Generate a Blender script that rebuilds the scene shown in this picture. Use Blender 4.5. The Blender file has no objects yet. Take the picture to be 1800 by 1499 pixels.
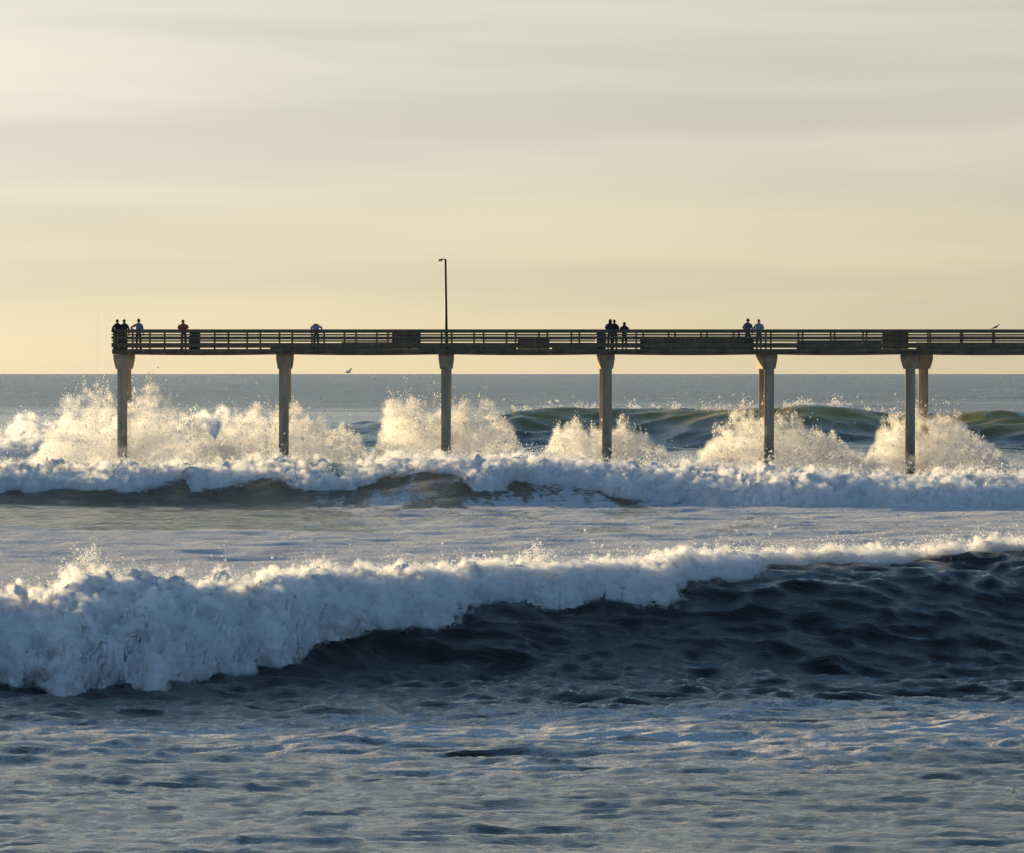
import bpy, bmesh, math, random
import numpy as np
from mathutils import Vector, Matrix

rng = np.random.default_rng(7)
random.seed(7)
S = bpy.context.scene
COL = S.collection
R = math.radians

# ------------------------------------------------------------------ camera
F = 11160.0            # focal length in pixels of the 1800 px wide photograph
EYE = 6.0              # eye height above still water
HOR = 657.0            # horizon row in the photograph
cam_d = bpy.data.cameras.new('camera')
cam_d.sensor_width = 36.0
cam_d.lens = 36.0 * F / 1800.0
cam_d.clip_start = 1.0
cam_d.clip_end = 200000.0
cam = bpy.data.objects.new('camera', cam_d)
COL.objects.link(cam)
cam.location = (0, 0, EYE)
cam.rotation_euler = (R(90) - math.atan((749.5 - HOR) / F), 0, 0)
S.camera = cam

# ------------------------------------------------------------------ light
SUN_AZ = R(43)         # to the left of the viewing direction
SUN_EL = R(6.5)
EXPO = 1.1
SKY_STRENGTH = 0.092
sun_dir = Vector((-math.sin(SUN_AZ) * math.cos(SUN_EL), math.cos(SUN_AZ) * math.cos(SUN_EL), math.sin(SUN_EL)))
sd = bpy.data.lights.new('sun', 'SUN')
sd.energy = 4.0
sd.angle = R(0.5)
sd.color = (1.0, 0.73, 0.36)
sun = bpy.data.objects.new('sun', sd)
COL.objects.link(sun)
sun.rotation_euler = sun_dir.to_track_quat('Z', 'Y').to_euler()
sun.location = (-60, 60, 60)

W = bpy.data.worlds.new('World')
S.world = W
W.use_nodes = True


class NT:
    """small helper to write node trees"""
    def __init__(self, tree):
        self.t = tree
        tree.nodes.clear()

    def n(self, kind, **kw):
        nd = self.t.nodes.new(kind)
        for k, v in kw.items():
            if k == 'ins':
                for i, val in v.items():
                    if hasattr(val, 'is_output'):
                        self.t.links.new(val, nd.inputs[i])
                    else:
                        nd.inputs[i].default_value = val
            else:
                setattr(nd, k, v)
        return nd

    def math(self, op, a, b=0.0, clamp=False):
        nd = self.n('ShaderNodeMath', operation=op, use_clamp=clamp, ins={0: a, 1: b})
        return nd.outputs[0]

    def ramp(self, v, a, b, lo=0.0, hi=1.0, smooth=True):
        nd = self.n('ShaderNodeMapRange', ins={0: v, 1: a, 2: b, 3: lo, 4: hi})
        nd.interpolation_type = 'SMOOTHSTEP' if smooth else 'LINEAR'
        return nd.outputs[0]

    def mix(self, f, a, b, blend='MIX'):
        nd = self.n('ShaderNodeMix', data_type='RGBA', blend_type=blend)
        for s, val in ((nd.inputs[0], f), (nd.inputs[6], a), (nd.inputs[7], b)):
            if hasattr(val, 'is_output'):
                self.t.links.new(val, s)
            elif isinstance(val, (tuple, list)):
                s.default_value = tuple(val) + (1.0,) * (4 - len(val))
            else:
                s.default_value = val
        return nd.outputs[2]

    def noise(self, vec, scale, detail=4.0, rough=0.55, dist=0.0, ntype='FBM'):
        nd = self.n('ShaderNodeTexNoise', noise_type=ntype,
                    ins={'Vector': vec, 'Scale': scale, 'Detail': detail, 'Roughness': rough, 'Distortion': dist})
        return nd.outputs['Fac']

    def mapping(self, vec, scale=(1, 1, 1), loc=(0, 0, 0)):
        nd = self.n('ShaderNodeMapping', ins={0: vec, 1: loc, 3: scale})
        return nd.outputs[0]


# the sky: clear air above, a thin sunlit veil of stratus in its lowest part
w = NT(W.node_tree)
K = 1.0 / (SKY_STRENGTH * 2 ** EXPO)
sky = w.n('ShaderNodeTexSky', sky_type='NISHITA')
sky.sun_disc = False
sky.sun_elevation = SUN_EL
sky.sun_rotation = -SUN_AZ
sky.air_density = 1.0
sky.dust_density = 0.2
sky.ozone_density = 2.2
tc = w.n('ShaderNodeTexCoord').outputs['Generated']
sep = w.n('ShaderNodeSeparateXYZ', ins={0: tc})
elz = sep.outputs[2]
dot = w.n('ShaderNodeVectorMath', operation='DOT_PRODUCT', ins={0: tc, 1: tuple(sun_dir)}).outputs['Value']
ang = w.math('ARCCOSINE', w.math('MINIMUM', dot, 0.9999))
aur = w.math('ADD', w.math('MULTIPLY', w.math('EXPONENT', w.math('MULTIPLY', ang, -1.0 / R(25))), 3.9), 0.32)
band = w.noise(w.mapping(tc, (5.0, 5.0, 62.0), (0.3, 9.0, 6.4)), 1.0, 3.0, 0.5, 0.35)
fine = w.noise(w.mapping(tc, (13.0, 13.0, 150.0), (7.0, 2.0, 0.0)), 1.0, 4.0, 0.55, 0.6)
cl = w.math('ADD', w.math('MULTIPLY', band, 0.86), w.math('MULTIPLY', fine, 0.14))
lit = w.ramp(cl, 0.37, 0.65)
warm = w.ramp(elz, 0.0, 0.045, 1.0, 0.0)
tone = w.mix(warm, (0.75 * K, 0.72 * K, 0.60 * K), (0.81 * K, 0.68 * K, 0.44 * K))
grey = w.mix(warm, (0.62 * K, 0.60 * K, 0.53 * K), (0.71 * K, 0.61 * K, 0.425 * K))
veil = w.mix(lit, grey, tone)
veil = w.mix(w.ramp(ang, R(58), R(110)), veil, (0.62 * K, 1.02 * K, 1.90 * K))   # away from the sun the haze is blue
aurc = w.n('ShaderNodeCombineXYZ', ins={0: aur, 1: aur, 2: aur}).outputs[0]
veil = w.mix(1.0, veil, aurc, 'MULTIPLY')
vf = w.ramp(elz, 0.05, 0.36, 0.95, 0.0)
skyc = w.mix(vf, sky.outputs[0], veil)
bg = w.n('ShaderNodeBackground', ins={0: skyc, 1: SKY_STRENGTH})
w.n('ShaderNodeOutputWorld', ins={0: bg.outputs[0]})

S.view_settings.view_transform = 'Standard'
S.view_settings.look = 'None'
S.view_settings.gamma = 1.0
S.view_settings.use_curve_mapping = False
S.view_settings.exposure = EXPO
S.render.engine = 'CYCLES'
cy = S.cycles
cy.max_bounces = 12
cy.diffuse_bounces = 7
cy.glossy_bounces = 4
cy.transmission_bounces = 4
cy.volume_bounces = 6
cy.volume_max_steps = 128
cy.volume_step_rate = 2.0
cy.use_adaptive_sampling = True
cy.adaptive_threshold = 0.025
cy.adaptive_min_samples = 16
cy.caustics_reflective = False
cy.caustics_refractive = False
cy.use_denoising = True

# ------------------------------------------------------------------ helpers


def wx(px, Y):
    return (px - 900.0) / F * Y


def wz(py, Y):
    return EYE - (py - HOR) / F * Y


def tag(o, label=None, cat=None, group=None, kind=None):
    if label: o['label'] = label
    if cat: o['category'] = cat
    if group: o['group'] = group
    if kind: o['kind'] = kind
    return o


def empty(name, loc=(0, 0, 0), rz=0.0):
    o = bpy.data.objects.new(name, None)
    o.empty_display_size = 0.2
    o.location = loc
    o.rotation_euler = (0, 0, rz)
    COL.objects.link(o)
    return o


def link(name, me, mat=None, parent=None, loc=None):
    o = bpy.data.objects.new(name, me)
    if mat is not None and not me.materials:
        me.materials.append(mat)
    COL.objects.link(o)
    if parent is not None:
        o.parent = parent
    if loc is not None:
        o.location = loc
    return o


def mesh_np(name, V, Fc, smooth=False):
    """V (n,3), Fc (m,k) -> mesh, quickly"""
    me = bpy.data.meshes.new(name)
    V = np.ascontiguousarray(V, dtype=np.float32)
    Fc = np.ascontiguousarray(Fc, dtype=np.int32)
    m, k = Fc.shape
    me.vertices.add(len(V)); me.vertices.foreach_set('co', V.ravel())
    me.loops.add(m * k); me.loops.foreach_set('vertex_index', Fc.ravel())
    me.polygons.add(m)
    me.polygons.foreach_set('loop_start', np.arange(0, m * k, k, dtype=np.int32))
    me.polygons.foreach_set('loop_total', np.full(m, k, dtype=np.int32))
    me.polygons.foreach_set('use_smooth', np.full(m, smooth, dtype=bool))
    me.update(calc_edges=True)
    return me


def grid_faces(nr, nc):
    i = np.arange((nr - 1) * (nc - 1))
    r, c = i // (nc - 1), i % (nc - 1)
    a = r * nc + c
    return np.stack([a, a + 1, a + nc + 1, a + nc], 1)


PERM = rng.permutation(256).astype(np.int32)
PERM = np.concatenate([PERM, PERM, PERM])
GR3 = rng.normal(size=(256, 3)).astype(np.float32)
GR3 /= np.linalg.norm(GR3, axis=1)[:, None]


def perlin(x, y, z=None, seed=0):
    x = np.asarray(x, np.float32) + 17.3 * seed
    y = np.asarray(y, np.float32) + 9.1 * seed
    z = np.zeros_like(x) + 0.37 + seed if z is None else np.asarray(z, np.float32) + seed * 3.7
    xi = np.floor(x); yi = np.floor(y); zi = np.floor(z)
    fx, fy, fz = x - xi, y - yi, z - zi
    xi = xi.astype(np.int32) & 255; yi = yi.astype(np.int32) & 255; zi = zi.astype(np.int32) & 255
    u = fx * fx * fx * (fx * (fx * 6 - 15) + 10)
    v = fy * fy * fy * (fy * (fy * 6 - 15) + 10)
    q = fz * fz * fz * (fz * (fz * 6 - 15) + 10)

    def g(dx, dy, dz):
        h = PERM[PERM[PERM[(xi + dx) & 255] + ((yi + dy) & 255)] + ((zi + dz) & 255)]
        G = GR3[h]
        return G[..., 0] * (fx - dx) + G[..., 1] * (fy - dy) + G[..., 2] * (fz - dz)
    L = lambda a, b, t: a + (b - a) * t
    n0 = L(L(g(0, 0, 0), g(1, 0, 0), u), L(g(0, 1, 0), g(1, 1, 0), u), v)
    n1 = L(L(g(0, 0, 1), g(1, 0, 1), u), L(g(0, 1, 1), g(1, 1, 1), u), v)
    return L(n0, n1, q) * 1.6


def sstep(a, b, x):
    t = np.clip((x - a) / (b - a), 0, 1)
    return t * t * (3 - 2 * t)


def box(bm, x0, x1, y0, y1, z0, z1):
    vs = [bm.verts.new((x, y, z)) for x in (x0, x1) for y in (y0, y1) for z in (z0, z1)]
    for f in ((0, 1, 3, 2), (4, 6, 7, 5), (0, 4, 5, 1), (2, 3, 7, 6), (0, 2, 6, 4), (1, 5, 7, 3)):
        bm.faces.new([vs[i] for i in f])
    return vs


def bm_mesh(name, bm, bevel=0.0, smooth=False):
    if bevel > 0:
        bmesh.ops.bevel(bm, geom=bm.edges[:], offset=bevel, segments=1, affect='EDGES')
    bmesh.ops.recalc_face_normals(bm, faces=bm.faces[:])
    me = bpy.data.meshes.new(name)
    bm.to_mesh(me); bm.free()
    if smooth:
        me.polygons.foreach_set('use_smooth', np.ones(len(me.polygons), dtype=bool))
    return me


def box_mesh(name, sx, sy, sz, bevel=0.0):
    bm = bmesh.new()
    box(bm, -sx / 2, sx / 2, -sy / 2, sy / 2, -sz / 2, sz / 2)
    return bm_mesh(name, bm, bevel)


def tube(bm, pts, rads, seg=8, cap=True):
    """sweep circles of radius rads along pts"""
    pts = [Vector(p) for p in pts]
    rings = []
    for i, p in enumerate(pts):
        d = (pts[min(i + 1, len(pts) - 1)] - pts[max(i - 1, 0)]).normalized()
        ref = Vector((0, 0, 1)) if abs(d.z) < 0.95 else Vector((0, 1, 0))
        a = d.cross(ref).normalized(); b = a.cross(d)
        r = rads[i]
        ra, rb = (r if isinstance(r, tuple) else (r, r))
        rings.append([bm.verts.new(p + a * ra * math.cos(2 * math.pi * k / seg) + b * rb * math.sin(2 * math.pi * k / seg)) for k in range(seg)])
    for A, B in zip(rings, rings[1:]):
        for k in range(seg):
            bm.faces.new((A[k], A[(k + 1) % seg], B[(k + 1) % seg], B[k]))
    if cap:
        bm.faces.new(rings[0]); bm.faces.new(rings[-1])


def tetra(P, size, stretch=None):
    """a small four-sided drop at every point; optional stretch vectors"""
    n = len(P)
    base = np.array([[1, 1, 1], [1, -1, -1], [-1, 1, -1], [-1, -1, 1]], np.float32) / 1.732
    q = rng.normal(size=(n, 4)); q /= np.linalg.norm(q, axis=1)[:, None]
    a, b, c, d = q.T
    M = np.stack([1 - 2 * (c * c + d * d), 2 * (b * c - a * d), 2 * (b * d + a * c),
                  2 * (b * c + a * d), 1 - 2 * (b * b + d * d), 2 * (c * d - a * b),
                  2 * (b * d - a * c), 2 * (c * d + a * b), 1 - 2 * (b * b + c * c)], 1).reshape(n, 3, 3)
    V = np.einsum('nij,kj->nki', M, base) * size[:, None, None]
    if stretch is not None:
        sn = stretch / (np.linalg.norm(stretch, axis=1)[:, None] + 1e-6)
        al = np.einsum('nki,ni->nk', V, sn)
        V = V + al[..., None] * stretch[:, None, :]
    V = (V + P[:, None, :]).reshape(-1, 3)
    f = np.array([[0, 1, 2], [0, 3, 1], [0, 2, 3], [1, 3, 2]])
    Fc = (np.arange(n)[:, None, None] * 4 + f[None]).reshape(-1, 3)
    return V, Fc


# ------------------------------------------------------------------ materials
def new_mat(name):
    m = bpy.data.materials.new(name)
    m.use_nodes = True
    return m, NT(m.node_tree)


def simple_mat(name, col, rough=0.8, var=0.25, scale=4.0, bump=0.1, metal=0.0, bscale=30.0):
    m, t = new_mat(name)
    p = t.n('ShaderNodeTexCoord').outputs['Object']
    n1 = t.noise(p, scale, 5.0, 0.6)
    c = t.mix(t.ramp(n1, 0.3, 0.7), tuple(v * (1 - var) for v in col), tuple(min(1, v * (1 + var)) for v in col))
    bp = t.n('ShaderNodeBump', ins={'Strength': bump, 'Distance': 0.02, 'Height': t.noise(p, bscale, 4.0)})
    b = t.n('ShaderNodeBsdfPrincipled', ins={'Base Color': c, 'Roughness': rough, 'Metallic': metal, 'Normal': bp.outputs[0]})
    t.n('ShaderNodeOutputMaterial', ins={0: b.outputs[0]})
    return m


def sea_material():
    m, t = new_mat('sea_water')
    geo = t.n('ShaderNodeNewGeometry').outputs['Position']
    foam = t.n('ShaderNodeAttribute', attribute_name='foam').outputs['Fac']
    silt = t.n('ShaderNodeAttribute', attribute_name='silt').outputs['Fac']
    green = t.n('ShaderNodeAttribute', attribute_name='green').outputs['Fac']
    far = t.n('ShaderNodeAttribute', attribute_name='far').outputs['Fac']
    # water body
    col = t.mix(silt, (0.008, 0.009, 0.009), (0.17, 0.112, 0.036))
    col = t.mix(green, col, (0.33, 0.235, 0.025))  # olive base colour paints in the sunlight shining through the wave
    # fine ripples
    r1 = t.noise(t.mapping(geo, (1.9, 2.1, 2.0)), 1.6, 6.0, 0.62, 0.3)
    r2 = t.noise(t.mapping(geo, (1.0, 1.7, 1.0)), 7.0, 5.0, 0.65, 0.2)
    r3 = t.noise(t.mapping(geo, (0.035, 0.11, 0.1)), 1.0, 6.0, 0.65, 0.3)
    hgt = t.math('ADD', t.math('MULTIPLY', r1, 0.11), t.math('MULTIPLY', r2, 0.045))
    hgt = t.math('ADD', hgt, t.math('MULTIPLY', t.math('MULTIPLY', r3, 3.0), far))
    bstr = t.math('ADD', t.ramp(far, 0.0, 1.0, 0.38, 0.9), t.math('MULTIPLY', silt, 1.3))
    bump = t.n('ShaderNodeBump', ins={'Strength': bstr, 'Distance': 1.0, 'Height': hgt})
    rough = t.math('ADD', t.ramp(far, 0.0, 1.0, 0.08, 0.22), t.math('MULTIPLY', green, 0.25))
    spec = t.math('SUBTRACT', 0.5, t.math('ADD', t.math('MULTIPLY', green, 0.34), t.math('MULTIPLY', silt, 0.16)), True)
    wat = t.n('ShaderNodeBsdfPrincipled', ins={'Base Color': col, 'Roughness': rough, 'IOR': 1.33, 'Specular IOR Level': spec, 'Normal': bump.outputs[0]})
    # foam lace
    p1 = t.noise(t.mapping(geo, (0.22, 0.16, 0.4)), 1.0, 7.0, 0.62, 0.9)
    p2 = t.noise(t.mapping(geo, (0.9, 0.75, 0.8)), 1.0, 7.0, 0.66, 1.3)
    rid = t.math('SUBTRACT', 1.0, t.math('MULTIPLY', t.math('ABSOLUTE', t.math('SUBTRACT', p2, 0.5)), 5.0), True)
    # farther out the foam lies in larger torn patches drawn out along the swell's path
    p0 = t.noise(t.mapping(geo, (0.30, 0.055, 0.2)), 1.0, 6.0, 0.66, 0.7)
    yy = t.n('ShaderNodeSeparateXYZ', ins={0: geo}).outputs[1]
    pw = t.ramp(yy, 150.0, 200.0)
    pat = t.math('ADD', t.math('MULTIPLY', p1, t.math('SUBTRACT', 1.0, pw)), t.math('MULTIPLY', t.ramp(p0, 0.25, 0.75, 0.0, 1.0, False), pw))
    lace = t.math('ADD', t.math('MULTIPLY', pat, 0.72), t.math('MULTIPLY', rid, 0.30))
    thr = t.math('SUBTRACT', 1.02, foam)
    hw = t.ramp(yy, 150.0, 200.0, 0.13, 0.08)
    fac = t.n('ShaderNodeMapRange', ins={0: t.math('SUBTRACT', lace, thr), 1: t.math('MULTIPLY', hw, -1.0), 2: hw, 3: 0.0, 4: 1.0})
    fac.interpolation_type = 'SMOOTHSTEP'
    fac2 = t.math('MULTIPLY', fac.outputs[0], t.ramp(foam, 0.04, 0.25), True)
    fb = t.n('ShaderNodeBump', ins={'Strength': 0.9, 'Distance': 0.7, 'Height': t.noise(geo, 1.5, 6.0, 0.7)})
    fcol = t.mix(p2, (0.78, 0.79, 0.81), (0.93, 0.93, 0.93))
    fd = t.n('ShaderNodeBsdfDiffuse', ins={'Color': fcol, 'Normal': fb.outputs[0]})
    mx = t.n('ShaderNodeMixShader', ins={0: fac2, 1: wat.outputs[0], 2: fd.outputs[0]})
    t.n('ShaderNodeOutputMaterial', ins={0: mx.outputs[0]})
    return m


def foam_material():
    m, t = new_mat('whitewater')
    geo = t.n('ShaderNodeNewGeometry').outputs['Position']
    n1 = t.noise(geo, 1.4, 6.0, 0.62, 0.6)
    c = t.mix(t.ramp(n1, 0.25, 0.6), (0.60, 0.62, 0.61), (0.88, 0.88, 0.87))
    b = t.n('ShaderNodeBump', ins={'Strength': 0.5, 'Distance': 0.08, 'Height': t.noise(geo, 9.0, 6.0, 0.7)})
    d = t.n('ShaderNodeBsdfDiffuse', ins={'Color': c, 'Normal': b.outputs[0]})
    tr = t.n('ShaderNodeBsdfTranslucent', ins={'Color': (0.85, 0.86, 0.86, 1), 'Normal': b.outputs[0]})
    mx = t.n('ShaderNodeMixShader', ins={0: 0.10, 1: d.outputs[0], 2: tr.outputs[0]})
    t.n('ShaderNodeOutputMaterial', ins={0: mx.outputs[0]})
    return m


def drop_material():
    m, t = new_mat('spray_drops')
    d = t.n('ShaderNodeBsdfDiffuse', ins={'Color': (0.96, 0.96, 0.95, 1)})
    tr = t.n('ShaderNodeBsdfTranslucent', ins={'Color': (0.98, 0.98, 0.97, 1)})
    mx = t.n('ShaderNodeMixShader', ins={0: 0.62, 1: d.outputs[0], 2: tr.outputs[0]})
    t.n('ShaderNodeOutputMaterial', ins={0: mx.outputs[0]})
    return m


def concrete_material():
    m, t = new_mat('weathered_concrete')
    geo = t.n('ShaderNodeNewGeometry').outputs['Position']
    z = t.n('ShaderNodeSeparateXYZ', ins={0: geo}).outputs[2]
    n1 = t.noise(t.mapping(geo, (2.2, 2.2, 0.35)), 1.0, 6.0, 0.65)
    c = t.mix(t.ramp(n1, 0.3, 0.7), (0.29, 0.23, 0.15), (0.47, 0.385, 0.27))
    n2 = t.noise(geo, 3.0, 5.0, 0.6)
    # growth and tide stain on the foot of the piles
    tide = t.ramp(t.math('ADD', z, t.math('MULTIPLY', n2, 1.6)), 1.8, 3.4, 0.65, 0.0)
    c = t.mix(tide, c, (0.075, 0.068, 0.04))
    bp = t.n('ShaderNodeBump', ins={'Strength': 0.4, 'Distance': 0.03, 'Height': t.noise(geo, 12.0, 6.0, 0.65)})
    b = t.n('ShaderNodeBsdfPrincipled', ins={'Base Color': c, 'Roughness': 0.88, 'Normal': bp.outputs[0]})
    t.n('ShaderNodeOutputMaterial', ins={0: b.outputs[0]})
    return m


M_SEA = sea_material()
M_FOAM = foam_material()
M_DROP = drop_material()
M_CONC = concrete_material()
M_EDGE = simple_mat('dark_stained_deck_concrete', (0.125, 0.098, 0.060), 0.9, 0.35, 1.2, 0.3)
M_RAIL = simple_mat('dark_green_painted_timber', (0.105, 0.085, 0.048), 0.7, 0.35, 2.5, 0.25)
M_PANEL = simple_mat('dark_panel_timber', (0.098, 0.080, 0.046), 0.8, 0.35, 2.0, 0.25)
M_POLE = simple_mat('brown_metal_pole', (0.055, 0.040, 0.028), 0.55, 0.3, 3.0, 0.1, 0.3)
M_LAMP = simple_mat('cast_metal_lamp', (0.42, 0.30, 0.13), 0.5, 0.2, 6.0, 0.1, 0.2)
M_GLASS = simple_mat('lamp_glass', (0.55, 0.50, 0.40), 0.25, 0.1, 6.0, 0.02)
M_BARREL = simple_mat('blue_black_plastic', (0.022, 0.030, 0.042), 0.55, 0.3, 3.0, 0.1)
M_SKIN = simple_mat('skin', (0.36, 0.22, 0.15), 0.6, 0.1, 8.0, 0.05)
M_GULL = simple_mat('gull_grey_feathers', (0.10, 0.10, 0.10), 0.8, 0.3, 20.0, 0.1)
M_GULLW = simple_mat('gull_pale_feathers', (0.50, 0.49, 0.46), 0.8, 0.2, 20.0, 0.1)
M_BEAK = simple_mat('gull_beak', (0.40, 0.25, 0.05), 0.5, 0.1, 20.0, 0.05)
M_ROD = simple_mat('fishing_rod_fibre', (0.30, 0.28, 0.24), 0.4, 0.1, 20.0, 0.02)
M_LINE = simple_mat('fishing_line', (0.8, 0.8, 0.76), 0.3, 0.05, 20.0, 0.01)


def mist_material(name, dens, nscale, aniso=0.35, lo=0.42, hi=0.72):
    m, t = new_mat(name)
    geo = t.n('ShaderNodeNewGeometry').outputs['Position']
    grid = t.n('ShaderNodeAttribute', attribute_name='density').outputs['Fac']
    nz = t.noise(geo, nscale, 2.5, 0.6, 0.0)
    d = t.math('MULTIPLY', t.math('MULTIPLY', grid, t.ramp(nz, lo, hi)), dens)
    v = t.n('ShaderNodeVolumePrincipled', ins={'Color': (0.97, 0.97, 0.97, 1), 'Density': d, 'Anisotropy': aniso})
    v.inputs['Density Attribute'].default_value = ''
    t.n('ShaderNodeOutputMaterial', ins={1: v.outputs[0]})
    return m


def mist(P, rad, voxel, mat, parent, loc):
    """soft body of fine mist: points grown into a fog volume"""
    me = bpy.data.meshes.new('mist')
    me.vertices.add(len(P))
    me.vertices.foreach_set('co', (P - np.array(loc)).astype(np.float32).ravel())
    at = me.attributes.new('rad', 'FLOAT', 'POINT')
    at.data.foreach_set('value', rad.astype(np.float32))
    me.update()
    o = link('mist', me, mat, parent)
    o['kind'] = 'stuff'
    g = bpy.data.node_groups.new('mist', 'GeometryNodeTree')
    g.interface.new_socket('Geometry', in_out='INPUT', socket_type='NodeSocketGeometry')
    g.interface.new_socket('Geometry', in_out='OUTPUT', socket_type='NodeSocketGeometry')
    gi = g.nodes.new('NodeGroupInput'); go = g.nodes.new('NodeGroupOutput')
    a = g.nodes.new('GeometryNodeInputNamedAttribute'); a.data_type = 'FLOAT'; a.inputs[0].default_value = 'rad'
    mp = g.nodes.new('GeometryNodeMeshToPoints')
    pv = g.nodes.new('GeometryNodePointsToVolume')
    pv.resolution_mode = 'VOXEL_SIZE'
    pv.inputs['Density'].default_value = 1.0
    pv.inputs['Voxel Size'].default_value = voxel
    sm = g.nodes.new('GeometryNodeSetMaterial'); sm.inputs['Material'].default_value = mat
    L = g.links.new
    L(gi.outputs[0], mp.inputs['Mesh']); L(a.outputs[0], mp.inputs['Radius'])
    L(mp.outputs[0], pv.inputs['Points']); L(a.outputs[0], pv.inputs['Radius'])
    L(pv.outputs[0], sm.inputs['Geometry']); L(sm.outputs[0], go.inputs[0])
    o.modifiers.new('mist', 'NODES').node_group = g
    return o


M_MIST1 = mist_material('fine_mist_near', 14.0, 3.2)
M_MIST2 = mist_material('fine_mist_far', 6.0, 1.5)
M_MISTP = mist_material('fine_mist_plume', 1.0, 1.5, 0.5, 0.36, 0.68)

# ------------------------------------------------------------------ the sea
def tab(pairs):
    a = np.array(pairs, float)
    return lambda x: np.interp(x, a[:, 0], a[:, 1])


# crest and toe rows of the breakers, read off the photograph (1800 px frame)
CR1 = tab([(-200, 1010), (0, 1024), (60, 1014), (100, 1016), (150, 992), (240, 992), (300, 992), (370, 1004), (430, 998), (470, 987), (540, 984),
           (575, 972), (615, 985), (640, 991), (700, 990), (800, 986), (860, 985), (950, 986), (1000, 985), (1100, 981), (1180, 966),
           (1250, 971), (1300, 974), (1400, 978), (1500, 978), (1600, 976), (1700, 965), (1800, 953), (2000, 945)])
TO1 = tab([(-200, 1200), (0, 1212), (60, 1214), (100, 1222), (200, 1212), (270, 1219), (350, 1196), (400, 1182), (450, 1172), (500, 1168), (545, 1148),
           (562, 1118), (640, 1106), (700, 1110), (760, 1104), (815, 1094), (832, 1070), (900, 1054), (960, 1066), (1010, 1060), (1050, 1052),
           (1100, 1060), (1180, 1064), (1197, 1034), (1260, 1024), (1330, 1025), (1345, 1007), (1420, 1004), (1500, 1004), (1547, 1016),
           (1600, 1003), (1640, 991), (1690, 995), (1720, 983), (1800, 987), (2000, 980)])
CR2 = tab([(-300, 806), (0, 808), (200, 812), (400, 810), (500, 802), (600, 812), (700, 806), (790, 802), (900, 796), (1000, 800), (1080, 812), (1200, 810),
           (1300, 817), (1450, 820), (1500, 832), (1600, 834), (1700, 822), (1800, 832), (2100, 832)])
TO2 = tab([(-300, 868), (0, 868), (30, 858), (75, 876), (140, 868), (200, 873), (240, 867), (270, 858), (325, 846), (342, 871), (400, 862), (450, 854),
           (480, 850), (530, 864), (600, 868), (650, 856), (700, 840), (760, 830), (800, 834), (835, 868), (870, 870), (905, 846), (950, 855), (1000, 852),
           (1050, 864), (1110, 880), (1200, 882), (1330, 900), (1450, 905), (1600, 906), (1800, 905), (2100, 903)])
CR3 = tab([(-300, 760), (0, 764), (25, 752), (60, 738), (100, 746), (150, 752), (250, 748), (330, 740), (355, 722), (375, 742), (430, 742), (480, 752), (540, 775), (600, 800)])


def yc1(X): return 130.3 + X * 0.52
_YC2 = tab([(-500, 303), (-26, 303), (-8, 300), (4, 296), (14, 291), (27, 286), (45, 284), (500, 284)])
def yc2(X): return _YC2(X) + 1.2 * np.sin(X * 0.35) + 0.8 * np.sin(X * 0.83 + 1)
def yc3(X): return 425.0 + 0 * X
def yc4(X): return 522.0 + 6.0 * np.sin(X * 0.09 + 0.7) + 3.0 * np.sin(X * 0.23)


def crest_z(tabf, ycf, X):
    Y = ycf(X)
    return EYE - (tabf(900 + X / Y * F) - HOR) / F * Y


def smooth_tab(f, lo, hi, wdt):
    xs = np.arange(lo, hi, 10.0)
    k = np.ones(int(wdt / 10)); k /= k.sum()
    p = np.pad(f(xs), (len(k), len(k)), mode='edge')
    ys = np.convolve(p, k, 'same')[len(k):-len(k)]
    return lambda x: np.interp(x, xs, ys)


CR1s = smooth_tab(CR1, -200, 2000, 260)
CR2s = smooth_tab(CR2, -300, 2100, 260)
CR3s = smooth_tab(CR3, -300, 600, 200)


def hump(Y, yc, H, Lf, Lb, p=1.0):
    s = Y - yc
    f = np.where(s < 0, np.clip(s / Lf, -1, 0), np.clip(s / Lb, 0, 1))
    return H * (0.5 + 0.5 * np.cos(np.pi * f)) ** p


def macro(X, Y):
    """still water + swells + breakers, without the chop"""
    px = 900 + X / np.maximum(Y, 30) * F
    inx = np.exp(-np.clip(np.abs(px - 900) - 1500, 0, None) / 1500)
    z = 0.0 * X
    # the near breaker
    br = sstep(1700, 500, px)
    H1 = crest_z(CR1s, yc1, np.clip(X, -14, 15)) * (0.87 - 0.16 * br)
    z1 = hump(Y, yc1(X), H1, 9.5 - 3.0 * br, 15.0, 1.0) * inx
    z1 -= 0.22 * np.exp(-((Y - yc1(X) + 15) / 6.0) ** 2) * inx
    # the one under the pier
    H2 = crest_z(CR2s, yc2, np.clip(X, -35, 35)) * 0.86
    z2 = hump(Y, yc2(X), H2, 13.0 - 4.0 * sstep(900, 1300, px), 34.0, 1.0) * inx
    # white water behind it on the left
    H3 = crest_z(CR3s, yc3, np.clip(X, -45, -12)) * 0.75 * sstep(560, 380, px)
    z3 = hump(Y, yc3(X), H3, 16.0, 30.0) * inx
    # the green wall of the next one
    H4 = (1.95 + 0.98 * sstep(820, 900, px) + 0.10 * np.sin(px * 0.019) + 0.28 * sstep(1360, 1400, px) * sstep(1540, 1440, px)
          - 0.25 * sstep(1500, 1640, px)) * (0.55 + 0.45 * sstep(-100, 500, px))
    z4 = hump(Y, yc4(X), H4, 24.0, 30.0, 1.25) * inx
    return z + z1 + z2 + z3 + z4


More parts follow.
